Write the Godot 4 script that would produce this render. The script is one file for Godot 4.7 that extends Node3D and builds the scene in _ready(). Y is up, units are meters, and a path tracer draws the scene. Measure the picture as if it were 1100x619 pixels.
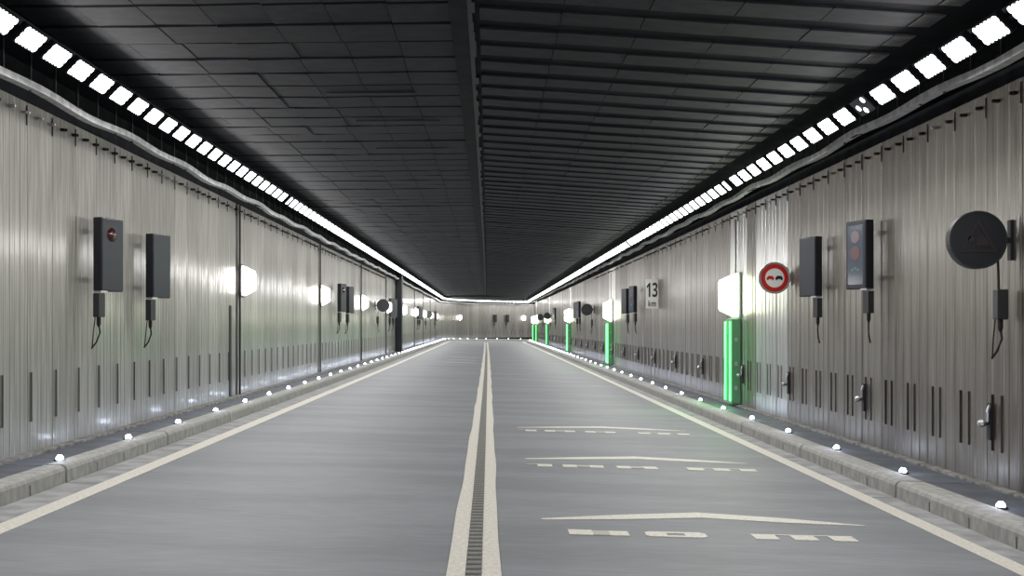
extends Node3D
# A two-lane road tunnel: x to the right, y up, the road runs away along -z and bends right at the far end.

const EYE := 1.71          # height of the lens above the crown of the road
const FALL := 0.025        # crossfall of the roadway, down towards the right
const WALL_L := -5.02      # face of the metal cladding
const WALL_R := 5.2
const BEND_L := 97.0       # where the outer (left) side starts to bend
const BEND_R := 105.0
const RAD_L := 20.0
const RAD_R := 4.0
const TURN := PI / 3.0
const KERB := 0.185

var M := {}
var used := {}
var rng := RandomNumberGenerator.new()

# ------------------------------------------------------------------ the line of the tunnel
func drift(t: float) -> float:
	var u := clampf(t, 0.0, 97.0) / 105.0
	return -0.3 * u * u

func path(side: int, t: float, o: float) -> Vector3:
	var start := BEND_L if side < 0 else BEND_R
	var rad := RAD_L if side < 0 else RAD_R
	var p := Vector2(WALL_L if side < 0 else WALL_R, t)
	p.x += drift(t)
	var a := 0.0
	if t > start:
		a = minf((t - start) / rad, TURN)
		p.y = start
		p += Vector2(rad * (1.0 - cos(a)), rad * sin(a))
		var more := t - start - rad * TURN
		if more > 0.0:
			p += Vector2(sin(a), cos(a)) * more
	p += Vector2(cos(a), -sin(a)) * (-side * o)
	return Vector3(p.x, 0, -p.y)

func heading(side: int, t: float) -> float:
	var start := BEND_L if side < 0 else BEND_R
	return clampf((t - start) / (RAD_L if side < 0 else RAD_R), 0.0, TURN)

func ground(x: float) -> float:
	return -FALL * clampf(x, -7.0, 7.0)

# a point at station t, o metres in from the cladding, y above the datum (or above the sloping road)
func at(side: int, t: float, o: float, y: float, on_road := false) -> Vector3:
	var p := path(side, t, o)
	p.y = y + (ground(p.x) if on_road else 0.0)
	return p

# axes for a thing on the wall: z points into the tunnel, y up
func frame(side: int, t: float, o: float, y: float, on_road := false) -> Transform3D:
	var a := heading(side, t)
	var inward := Vector3(cos(a), 0, sin(a)) * float(-side)
	return Transform3D(Basis(Vector3.UP.cross(inward), Vector3.UP, inward), at(side, t, o, y, on_road))

# ------------------------------------------------------------------ mesh helpers
func mb() -> SurfaceTool:
	var st := SurfaceTool.new()
	st.begin(Mesh.PRIMITIVE_TRIANGLES)
	return st

func tri(st: SurfaceTool, a: Vector3, b: Vector3, c: Vector3, hint: Vector3):
	var n := (c - a).cross(b - a).normalized()
	var pts := [a, b, c]
	if n.dot(hint) < 0.0:
		n = -n
		pts = [a, c, b]
	for p in pts:
		st.set_normal(n)
		st.set_uv(Vector2(p.x + p.z, p.y))
		st.add_vertex(p)

func quad(st: SurfaceTool, a: Vector3, b: Vector3, c: Vector3, d: Vector3, hint: Vector3):
	tri(st, a, b, c, hint)
	tri(st, a, c, d, hint)

func box(st: SurfaceTool, xf: Transform3D, lo: Vector3, hi: Vector3):
	var c := (lo + hi) / 2.0
	var h := (hi - lo) / 2.0
	for ax in 3:
		for s in [-1.0, 1.0]:
			var n := Vector3.ZERO
			n[ax] = s
			var u := Vector3.ZERO
			u[(ax + 1) % 3] = h[(ax + 1) % 3]
			var v := Vector3.ZERO
			v[(ax + 2) % 3] = h[(ax + 2) % 3]
			var m := c + n * h[ax]
			quad(st, xf * (m - u - v), xf * (m + u - v), xf * (m + u + v), xf * (m - u + v), xf.basis * n)

# rounded rectangle in xy, from z0 to z1, with a chamfer round the front face
func rounded(st: SurfaceTool, xf: Transform3D, w: float, h: float, z0: float, z1: float, r: float, bev := 0.006):
	var ring := []
	for k in 4:
		var cx := (w / 2 - r) * (1.0 if k == 0 or k == 3 else -1.0)
		var cy := (h / 2 - r) * (1.0 if k < 2 else -1.0)
		for j in 4:
			var a := (k + j / 3.0) * PI / 2.0
			ring.append(Vector2(cx + r * cos(a), cy + r * sin(a)))
	prism(st, xf, ring, z0, z1, bev)

func prism(st: SurfaceTool, xf: Transform3D, ring: Array, z0: float, z1: float, bev := 0.0):
	var n := ring.size()
	var mid := Vector2.ZERO
	for p in ring:
		mid += p / n
	var small := []
	for p in ring:
		small.append(mid + (p - mid) * maxf(0.0, 1.0 - bev / maxf(0.001, (p - mid).length())))
	var zb := z1 - bev
	var poly := PackedVector2Array(ring)
	var idx := Geometry2D.triangulate_polygon(poly)
	for k in n:
		var a: Vector2 = ring[k]
		var b: Vector2 = ring[(k + 1) % n]
		var out := Vector3(b.y - a.y, a.x - b.x, 0)
		if Geometry2D.is_polygon_clockwise(poly):
			out = -out
		quad(st, xf * Vector3(a.x, a.y, z0), xf * Vector3(b.x, b.y, z0), xf * Vector3(b.x, b.y, zb), xf * Vector3(a.x, a.y, zb), xf.basis * out)
		if bev > 0.0:
			var c: Vector2 = small[(k + 1) % n]
			var d: Vector2 = small[k]
			quad(st, xf * Vector3(a.x, a.y, zb), xf * Vector3(b.x, b.y, zb), xf * Vector3(c.x, c.y, z1), xf * Vector3(d.x, d.y, z1), xf.basis * (out.normalized() + Vector3(0, 0, 1)))
	for k in range(0, idx.size(), 3):
		var f := []
		var g := []
		for j in 3:
			var p: Vector2 = small[idx[k + j]]
			f.append(xf * Vector3(p.x, p.y, z1))
			g.append(xf * Vector3(ring[idx[k + j]].x, ring[idx[k + j]].y, z0))
		tri(st, f[0], f[1], f[2], xf.basis * Vector3(0, 0, 1))
		tri(st, g[0], g[1], g[2], xf.basis * Vector3(0, 0, -1))

func circle(r: float, n := 32, c := Vector2.ZERO) -> Array:
	var ring := []
	for k in n:
		ring.append(c + Vector2(cos(TAU * k / n), sin(TAU * k / n)) * r)
	return ring

# flat ring (annulus) with thickness
func annulus(st: SurfaceTool, xf: Transform3D, r0: float, r1: float, z0: float, z1: float, n := 40):
	for k in n:
		var a := Vector2(cos(TAU * k / n), sin(TAU * k / n))
		var b := Vector2(cos(TAU * (k + 1) / n), sin(TAU * (k + 1) / n))
		var m := a + b
		quad(st, xf * V(a * r0, z1), xf * V(b * r0, z1), xf * V(b * r1, z1), xf * V(a * r1, z1), xf.basis * Vector3(0, 0, 1))
		quad(st, xf * V(a * r1, z0), xf * V(b * r1, z0), xf * V(b * r1, z1), xf * V(a * r1, z1), xf.basis * V(m, 0))
		quad(st, xf * V(a * r0, z0), xf * V(b * r0, z0), xf * V(b * r0, z1), xf * V(a * r0, z1), xf.basis * V(-m, 0))

func V(p: Vector2, z: float) -> Vector3:
	return Vector3(p.x, p.y, z)

func tube(st: SurfaceTool, xf: Transform3D, pts: Array, r: float, seg := 8):
	var n := pts.size()
	var rings := []
	for k in n:
		var d: Vector3 = (pts[mini(k + 1, n - 1)] - pts[maxi(k - 1, 0)]).normalized()
		var u := d.cross(Vector3.UP if absf(d.y) < 0.9 else Vector3.RIGHT).normalized()
		var v := d.cross(u)
		var ring := []
		for j in seg:
			ring.append(pts[k] + (u * cos(TAU * j / seg) + v * sin(TAU * j / seg)) * r)
		rings.append(ring)
	for k in n - 1:
		var c: Vector3 = (pts[k] + pts[k + 1]) / 2.0
		for j in seg:
			var i := (j + 1) % seg
			var m: Vector3 = (rings[k][j] + rings[k + 1][i]) / 2.0
			quad(st, xf * rings[k][j], xf * rings[k][i], xf * rings[k + 1][i], xf * rings[k + 1][j], xf.basis * (m - c))
	for e in [0, n - 1]:
		var out: Vector3 = (pts[0] - pts[1]) if e == 0 else (pts[n - 1] - pts[n - 2])
		for j in seg:
			tri(st, xf * pts[e], xf * rings[e][j], xf * rings[e][(j + 1) % seg], xf.basis * out)

# lathe about local z
func lathe(st: SurfaceTool, xf: Transform3D, prof: Array, seg := 12):
	for k in prof.size() - 1:
		var a: Vector2 = prof[k]
		var b: Vector2 = prof[k + 1]
		for j in seg:
			var p := Vector2(cos(TAU * j / seg), sin(TAU * j / seg))
			var q := Vector2(cos(TAU * (j + 1) / seg), sin(TAU * (j + 1) / seg))
			var hint := V((p + q) * (a.y - b.y) * 0.5, 0) + Vector3(0, 0, b.x - a.x) * -1.0
			hint = V((p + q) * 0.5 * (b.y - a.y), -(b.x - a.x))
			if a.x > 1e-5:
				tri(st, xf * V(p * a.x, a.y), xf * V(q * a.x, a.y), xf * V(q * b.x, b.y), xf.basis * hint)
			if b.x > 1e-5:
				tri(st, xf * V(p * a.x, a.y), xf * V(q * b.x, b.y), xf * V(p * b.x, b.y), xf.basis * hint)

# a closed profile of (in from the wall, height) points carried along the tunnel
func sweep(st: SurfaceTool, side: int, prof: Array, ts: Array, on_road := false, caps := true):
	var mid := Vector2.ZERO
	for p in prof:
		mid += p / prof.size()
	var n := prof.size()
	for k in ts.size() - 1:
		var ma := at(side, ts[k], mid.x, mid.y, on_road)
		for j in n:
			var p: Vector2 = prof[j]
			var q: Vector2 = prof[(j + 1) % n]
			var a := at(side, ts[k], p.x, p.y, on_road)
			var b := at(side, ts[k], q.x, q.y, on_road)
			quad(st, a, b, at(side, ts[k + 1], q.x, q.y, on_road), at(side, ts[k + 1], p.x, p.y, on_road), (a + b) / 2.0 - ma)
	if caps:
		for e in [0, ts.size() - 1]:
			var t: float = ts[e]
			var dir := at(side, t, mid.x, mid.y) - at(side, t + (0.1 if e == 0 else -0.1), mid.x, mid.y)
			for j in range(1, n - 1):
				tri(st, at(side, t, prof[0].x, prof[0].y, on_road), at(side, t, prof[j].x, prof[j].y, on_road), at(side, t, prof[j + 1].x, prof[j + 1].y, on_road), dir)

func stations(side: int, t0: float, t1: float) -> Array:
	var out := [t0]
	var start := BEND_L if side < 0 else BEND_R
	var step := 1.0 if side < 0 else 0.5
	var t := t0
	while t < t1 - 0.01:
		var s := 6.0
		if t >= start - 0.01 and t < start + 22.0:
			s = step
		elif t < start and t + s > start:
			s = maxf(start - t, 0.2)
		t = minf(t + s, t1)
		out.append(t)
	return out

const NTH := ["first", "second", "third", "fourth", "fifth", "sixth", "seventh", "eighth", "ninth", "tenth"]

func numbered(called: String) -> String:
	var k: int = used.get(called, 0)
	used[called] = k + 1
	return called if k == 0 else "%s_%03d" % [called, k]

func put(mesh: Mesh, called: String, mat: Material, parent: Node, xf := Transform3D()) -> MeshInstance3D:
	var o := MeshInstance3D.new()
	o.mesh = mesh
	if mat:
		o.material_override = mat
	o.transform = xf
	if parent == self:
		o.name = numbered(called)
		add_child(o)
	else:
		o.name = called
		parent.add_child(o, true)
	return o

func build(st: SurfaceTool, called: String, mat: Material, parent: Node, xf := Transform3D()) -> MeshInstance3D:
	return put(st.commit(), called, mat, parent, xf)

func tag(o: Node, label: String, category: String, group := "", kind := ""):
	o.set_meta("label", label)
	o.set_meta("category", category)
	if group:
		o.set_meta("group", group)
	if kind:
		o.set_meta("kind", kind)

func thing(called: String, xf: Transform3D, label: String, category: String, group := "", kind := "") -> Node3D:
	var o := Node3D.new()
	o.name = numbered(called)
	o.transform = xf
	add_child(o)
	tag(o, label, category, group, kind)
	return o

func copy(src: Node3D, called: String, xf: Transform3D, label: String, group := "") -> Node3D:
	var o: Node3D = src.duplicate()
	o.name = numbered(called)
	add_child(o)
	o.transform = xf
	o.set_meta("label", label)
	if group:
		o.set_meta("group", group)
	return o

# ------------------------------------------------------------------ materials
func noise(fx: float, oct: int, seed_: int, dark: Color, light: Color, lo := 0.0, hi := 1.0, size := 512) -> NoiseTexture2D:
	var f := FastNoiseLite.new()
	f.seed = seed_
	f.frequency = fx
	f.fractal_octaves = oct
	var t := NoiseTexture2D.new()
	t.width = size
	t.height = size
	t.seamless = true
	t.noise = f
	var g := Gradient.new()
	g.offsets = PackedFloat32Array([lo, hi])
	g.colors = PackedColorArray([dark, light])
	t.color_ramp = g
	return t

func mat(c: Color, rough := 0.7, metal := 0.0) -> StandardMaterial3D:
	var m := StandardMaterial3D.new()
	m.albedo_color = c
	m.roughness = rough
	m.metallic = metal
	return m

func grainy(c: Color, rough: float, tex: Texture2D, scale: Vector3, metal := 0.0) -> StandardMaterial3D:
	var m := mat(c, rough, metal)
	m.albedo_texture = tex
	m.uv1_triplanar = true
	m.uv1_world_triplanar = true
	m.uv1_scale = scale
	return m

func glow(c: Color, e: float) -> StandardMaterial3D:
	var m := mat(Color(0.9, 0.9, 0.9), 0.4)
	m.emission_enabled = true
	m.emission = c
	m.emission_energy_multiplier = e
	return m

func materials():
	var g := func(a: float) -> Color: return Color(a, a, a)
	var cloud := noise(0.012, 5, 3, g.call(0.84), g.call(1.0), 0.25, 0.75)
	var fine := noise(0.06, 4, 8, g.call(0.9), g.call(1.0), 0.2, 0.8)
	var soot := noise(0.02, 6, 21, g.call(0.68), g.call(1.0), 0.25, 0.75)
	var streak := noise(0.02, 4, 33, g.call(0.84), g.call(1.0), 0.25, 0.75)
	M.road = grainy(Color(0.53, 0.545, 0.565), 0.6, noise(0.01, 5, 5, g.call(0.92), g.call(1.0), 0.3, 0.7, 1024), Vector3(0.02, 0.06, 0.12))
	M.road.detail_enabled = true
	M.road.detail_blend_mode = BaseMaterial3D.BLEND_MODE_MUL
	M.road.detail_albedo = noise(0.25, 3, 6, g.call(0.93), g.call(1.0), 0.2, 0.8)
	M.paint = grainy(Color(0.88, 0.865, 0.825), 0.6, fine, Vector3(0.7, 0.7, 0.7))
	M.old_paint = grainy(Color(0.74, 0.73, 0.7), 0.65, fine, Vector3(0.7, 0.7, 0.7))
	M.rumble = grainy(Color(0.55, 0.55, 0.53), 0.6, fine, Vector3(1, 1, 1))
	M.groove = mat(Color(0.33, 0.34, 0.35), 0.8)
	M.gutter = grainy(Color(0.65, 0.655, 0.66), 0.75, cloud, Vector3(0.4, 0.4, 0.4))
	M.kerb = grainy(Color(0.7, 0.7, 0.685), 0.85, noise(0.03, 5, 51, g.call(0.87), g.call(1.0), 0.25, 0.75), Vector3(0.5, 0.2, 0.5))
	M.walk = grainy(Color(0.36, 0.385, 0.42), 0.6, cloud, Vector3(0.35, 0.35, 0.35))
	M.plinth = grainy(Color(0.6, 0.59, 0.57), 0.85, soot, Vector3(0.5, 0.5, 0.5))
	M.back = grainy(Color(0.15, 0.165, 0.19), 0.9, soot, Vector3(0.2, 0.2, 0.2))
	M.slab = grainy(Color(0.085, 0.097, 0.118), 0.8, soot, Vector3(0.15, 0.15, 0.3))
	M.slab.metallic_specular = 0.25
	M.plank = []
	for k in 4:
		var v := [0.112, 0.1, 0.123, 0.107][k] as float
		M.plank.append(grainy(Color(v * 0.86, v, v * 1.27), 0.65, soot, Vector3(0.22 + 0.03 * k, 0.3, 0.5)))
		M.plank[k].metallic_specular = 0.3
	M.block = grainy(Color(0.36, 0.36, 0.35), 0.7, soot, Vector3(0.4, 0.4, 0.4))
	M.panel_l = []
	M.panel_r = []
	for k in 6:
		var b := [0.0, 0.03, -0.03, 0.015, -0.02, 0.04][k] as float
		for s in 2:
			var base := Color(0.62 + b, 0.61 + b, 0.585 + b) if s == 0 else Color(0.47 + b, 0.452 + b, 0.422 + b)
			var m := mat(base, [0.4, 0.46, 0.42, 0.38, 0.48, 0.44][k], 0.6)
			m.clearcoat_enabled = true
			m.clearcoat = 0.38 if s == 0 else 0.25
			m.clearcoat_roughness = 0.15 if s == 0 else 0.2
			m.albedo_texture = streak
			m.uv1_scale = Vector3(1.7 + 0.23 * k, 0.07, 1)
			m.uv1_offset = Vector3(0.17 * k, 0.1 * k, 0)
			(M.panel_l if s == 0 else M.panel_r).append(m)
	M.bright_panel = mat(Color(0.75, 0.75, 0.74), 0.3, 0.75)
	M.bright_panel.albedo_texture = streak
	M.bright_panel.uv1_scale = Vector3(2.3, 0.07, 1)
	M.steel = mat(Color(0.72, 0.72, 0.73), 0.35, 0.9)
	M.tray = grainy(Color(0.92, 0.92, 0.92), 0.35, streak, Vector3(0.3, 0.3, 0.6), 0.3)
	M.bolt = mat(Color(0.2, 0.2, 0.21), 0.4, 0.7)
	M.dark = mat(Color(0.09, 0.1, 0.12), 0.6)
	M.casing = mat(Color(0.085, 0.1, 0.125), 0.5)
	M.casing_face = mat(Color(0.12, 0.155, 0.205), 0.45)
	M.screen = mat(Color(0.35, 0.385, 0.44), 0.12)
	M.off_red = mat(Color(0.4, 0.27, 0.27), 0.25)
	M.off_orange = mat(Color(0.42, 0.34, 0.35), 0.25)
	M.red_lens = mat(Color(0.24, 0.08, 0.08), 0.2)
	M.off_pale = mat(Color(0.45, 0.53, 0.58), 0.25)
	M.disc = mat(Color(0.13, 0.14, 0.16), 0.55)
	M.disc_mark = mat(Color(0.2, 0.17, 0.18), 0.5)
	M.ballast = mat(Color(0.25, 0.255, 0.265), 0.45, 0.4)
	M.cable = mat(Color(0.05, 0.05, 0.055), 0.6)
	M.white = mat(Color(0.86, 0.86, 0.84), 0.45)
	M.red = mat(Color(0.68, 0.1, 0.07), 0.45)
	M.black = mat(Color(0.06, 0.07, 0.1), 0.45)
	M.cabinet = mat(Color(0.36, 0.58, 0.4), 0.5)
	M.cabinet_trim = mat(Color(0.62, 0.68, 0.63), 0.5)
	M.lamp = mat(Color(0.13, 0.145, 0.17), 0.5, 0.3)
	M.led = glow(Color(0.99, 0.99, 1.0), 7.0)
	M.stud = glow(Color(0.86, 0.9, 1.0), 36.0)
	M.lightbox = glow(Color(0.96, 1.0, 0.84), 7.0)
	M.wallbox = glow(Color(1.0, 0.99, 0.97), 6.0)
	M.green = glow(Color(0.12, 1.0, 0.36), 3.6)

# ------------------------------------------------------------------ structure
func road():
	var root := thing("floor", Transform3D(), "grey asphalt two-lane carriageway of the tunnel with white markings", "road", "", "structure")
	var st := mb()
	var xs := [-7.0, 7.0, 34.0]
	for k in 2:
		var a := Vector3(xs[k], ground(xs[k]), 12)
		var b := Vector3(xs[k + 1], ground(xs[k + 1]), 12)
		var far := Vector3(0, 0, -155)
		quad(st, a, b, b + far, a + far, Vector3.UP)
		var dn := Vector3(0, -0.3, 0)
		quad(st, a + dn, b + dn, b + far + dn, a + far + dn, Vector3.DOWN)
		quad(st, a, b, b + dn, a + dn, Vector3(0, 0, 1))
	build(st, "asphalt", M.road, root)
	# edge lines
	for side in [-1, 1]:
		st = mb()
		sweep(st, side, [Vector2(1.05, 0.001), Vector2(1.24, 0.001), Vector2(1.24, 0.005), Vector2(1.05, 0.005)] if side < 0 else [Vector2(1.18, 0.001), Vector2(1.36, 0.001), Vector2(1.36, 0.005), Vector2(1.18, 0.005)], stations(side, -8, 122), true)
		build(st, "edge_line", M.paint, root)
	# double centre line, a little uneven along its edges, with the rumble groove between
	for s in [-1, 1]:
		st = mb()
		var t := -6.0
		while t < 96.0:
			var t2 := t + 0.5
			var e := []
			for q in [t, t2]:
				var c := -0.11 + drift(q)
				var wob := 0.007 * sin(q * 1.1 + s) + 0.004 * sin(q * 2.3)
				e.append([c + s * 0.056, c + s * (0.184 + wob)])
			var p := func(x: float, z: float) -> Vector3: return Vector3(x, ground(x) + 0.006, -z)
			quad(st, p.call(e[0][0], t), p.call(e[0][1], t), p.call(e[1][1], t2), p.call(e[1][0], t2), Vector3.UP)
			t = t2
		build(st, "centre_line", M.paint, root)
	st = mb()
	for k in 34:
		var t0 := -6.0 + k * 3.0
		var c0 := -0.11 + drift(t0)
		var c1 := -0.11 + drift(t0 + 3.0)
		quad(st, Vector3(c0 - 0.056, 0.0045, -t0), Vector3(c0 + 0.056, 0.0045, -t0), Vector3(c1 + 0.056, 0.0045, -t0 - 3), Vector3(c1 - 0.056, 0.0045, -t0 - 3), Vector3.UP)
	build(st, "rumble_groove", M.groove, root)
	var bar := mb()
	var ring := []
	for j in 7:
		ring.append(Vector2(0.036 * cos(PI * j / 6), 0.012 * sin(PI * j / 6)))
	for j in 6:
		var a := V(ring[j], 0)
		var b := V(ring[j + 1], 0)
		quad(bar, Vector3(-0.054, a.y, a.x), Vector3(0.054, a.y, a.x), Vector3(0.054, b.y, b.x), Vector3(-0.054, b.y, b.x), Vector3(0, a.y + b.y, a.x + b.x))
	var bm := bar.commit()
	for k in 150:
		var t := 5.2 + k * 0.135
		put(bm, "rumble_bar", M.rumble, root, Transform3D(Basis(), Vector3(-0.11 + drift(t), 0.0065, -t)))
	var rest := mb()
	for k in 220:
		var t := 25.4 + k * 0.135
		rest.append_from(bm, 0, Transform3D(Basis(), Vector3(-0.11 + drift(t), 0.0065, -t)))
	var rr := build(rest, "rumble_strip", M.rumble, root)
	rr.set_meta("kind", "stuff")
	# distance markings on the right lane: a chevron and, nearer to us, flattened characters
	var sets := [[8.84, 7.93, false], [12.66, 11.72, true], [16.45, 15.62, true]]
	for q in sets:
		chevron(root, 0.46, 1.94, 3.36, q[0], 0.4)
		letters(root, q[1], q[2])
	for z in [43.0, 46.2, 50.0]:
		chevron(root, -2.05, -1.3, -0.62, z + 0.3, 0.25)

func flat(root: Node, called: String, pts: Array, m: Material):
	var st := mb()
	var ring := PackedVector2Array(pts)
	var idx := Geometry2D.triangulate_polygon(ring)
	var p := func(v: Vector2, h: float) -> Vector3: return Vector3(v.x, ground(v.x) + h, -v.y)
	for k in range(0, idx.size(), 3):
		tri(st, p.call(ring[idx[k]], 0.006), p.call(ring[idx[k + 1]], 0.006), p.call(ring[idx[k + 2]], 0.006), Vector3.UP)
	for k in ring.size():
		var a := ring[k]
		var b := ring[(k + 1) % ring.size()]
		var out := Vector3(b.y - a.y, 0, b.x - a.x)
		if Geometry2D.is_polygon_clockwise(ring):
			out = -out
		quad(st, p.call(a, 0.0), p.call(b, 0.0), p.call(b, 0.006), p.call(a, 0.006), out)
	build(st, called, m, root)

func chevron(root: Node, x0: float, xm: float, x1: float, z: float, rise: float):
	var s := rise / 0.4
	flat(root, "chevron_marking", [Vector2(x0, z - rise - 0.03 * s), Vector2(xm - 0.75 * s, z - 0.33 * s), Vector2(xm, z - 0.17 * s), Vector2(xm + 0.75 * s, z - 0.31 * s), Vector2(x1, z - rise * 0.9), Vector2(x1, z - rise * 0.85), Vector2(xm + 0.75 * s, z - 0.1 * s), Vector2(xm, z + 0.07 * s), Vector2(xm - 0.75 * s, z - 0.13 * s), Vector2(x0, z - rise + 0.02 * s)], M.paint)

func letters(root: Node, z: float, split: bool):
	var h := 0.095
	var r := func(x0: float, x1: float, a: float, b: float) -> Array: return [Vector2(x0, z - a), Vector2(x1, z - a), Vector2(x1, z + b), Vector2(x0, z + b)]
	# first character
	if split:
		flat(root, "character_marking", r.call(0.46, 0.59, -h * 0.6, h), M.old_paint)
		flat(root, "character_marking", r.call(0.59, 0.77, h, h), M.paint)
		for x in [0.905, 1.57]:
			flat(root, "character_marking", r.call(x, x + 0.17, h, h), M.paint)
			flat(root, "character_marking", r.call(x + 0.17, x + 0.33, h * 0.6, h * 0.9), M.old_paint)
			flat(root, "character_marking", r.call(x + 0.33, x + 0.5, h, h), M.paint)
	else:
		flat(root, "character_marking", r.call(0.66, 0.86, h, h), M.paint)
		flat(root, "character_marking", r.call(0.86, 1.0, h * 0.9, h * 0.8), M.old_paint)
		flat(root, "character_marking", r.call(1.0, 1.16, h, h * 0.8), M.paint)
		# a flattened 0: four strokes round a dark middle
		flat(root, "character_marking", [Vector2(1.3, z - h * 0.6), Vector2(1.34, z - h), Vector2(1.48, z - h), Vector2(1.48, z + h), Vector2(1.34, z + h), Vector2(1.3, z + h * 0.6)], M.paint)
		flat(root, "character_marking", r.call(1.48, 1.63, h, -h * 0.45), M.paint)
		flat(root, "character_marking", r.call(1.48, 1.63, -h * 0.45, h), M.paint)
		flat(root, "character_marking", [Vector2(1.63, z - h), Vector2(1.77, z - h), Vector2(1.81, z - h * 0.6), Vector2(1.81, z + h * 0.6), Vector2(1.77, z + h), Vector2(1.63, z + h)], M.paint)
	# m: three feet under one stroke
	var sx := 2.44 if split else 2.2
	flat(root, "character_marking", r.call(sx, sx + 0.86, -h * 0.75, h), M.paint)
	for k in 3:
		flat(root, "character_marking", r.call(sx + k * 0.325, sx + k * 0.325 + 0.2, h, h * 0.74), M.paint)

func kerbs():
	for side in [-1, 1]:
		var word := "left" if side < 0 else "right"
		var face := 0.72 if side < 0 else 0.93       # kerb face, in from the cladding
		var rear := 0.51 if side < 0 else 0.64
		var plin := 0.09
		var n := 30
		var mod := 3.05
		var first := 6.6 - 4 * mod if side < 0 else 6.93 - 4 * mod
		var gut := thing("gutter", Transform3D(), "pale concrete gutter strip beside the %s kerb" % word, "gutter", "", "structure")
		var kerb := thing("kerb_strip", Transform3D(), "row of weathered concrete kerb stones along the %s walkway" % word, "kerb", "", "structure")
		var walk := thing("walkway", Transform3D(), "narrow blue-grey service walkway between kerb and %s wall" % word, "walkway", "", "structure")
		var line := 1.05 if side < 0 else 1.18
		for k in 45:
			var t0 := first + k * mod
			var t1 := t0 + mod
			if t0 > 120.0:
				break
			# gutter slab
			var st := mb()
			sweep(st, side, [Vector2(face - 0.03, -0.02), Vector2(line, -0.02), Vector2(line, 0.004), Vector2(face - 0.03, 0.008)], stations(side, t0 + 0.012, t1 - 0.012), true)
			build(st, "gutter_slab", M.gutter, gut)
			# kerb stone with weep slits in its face
			st = mb()
			var full := [Vector2(rear, -0.1), Vector2(face, -0.1), Vector2(face, KERB - 0.05), Vector2(face - 0.015, KERB - 0.018), Vector2(face - 0.045, KERB), Vector2(rear, KERB)]
			var cut := [Vector2(rear, -0.1), Vector2(face - 0.05, -0.1), Vector2(face - 0.05, KERB - 0.08), Vector2(rear, KERB - 0.08)]
			var lid := [Vector2(rear, KERB - 0.08), Vector2(face, KERB - 0.08), Vector2(face, KERB - 0.05), Vector2(face - 0.015, KERB - 0.018), Vector2(face - 0.045, KERB), Vector2(rear, KERB)]
			var t := t0 + 0.02
			for j in 4:
				var e := t0 + mod * (j + 1) / 4.0 - (0.02 if j == 3 else 0.012)
				sweep(st, side, full, stations(side, t, e), true)
				if j < 3:
					sweep(st, side, cut, [e, e + 0.024], true, false)
					sweep(st, side, lid, [e, e + 0.024], true, false)
				t = e + 0.024
			build(st, "kerb_stone", M.kerb, kerb)
			# cover slab of the walkway
			st = mb()
			sweep(st, side, [Vector2(plin, -0.1), Vector2(rear - 0.012, -0.1), Vector2(rear - 0.012, KERB - 0.012), Vector2(plin, KERB - 0.012)], stations(side, t0 + 0.01, t1 - 0.01), true)
			build(st, "cover_slab", M.walk, walk)
		var pst := mb()
		sweep(pst, side, [Vector2(-0.04, -0.1), Vector2(plin, -0.1), Vector2(plin, KERB + 0.012), Vector2(plin - 0.02, KERB + 0.022), Vector2(-0.04, KERB + 0.022)], stations(side, -9, 122), true)
		build(pst, "plinth", M.plinth, walk)

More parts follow.
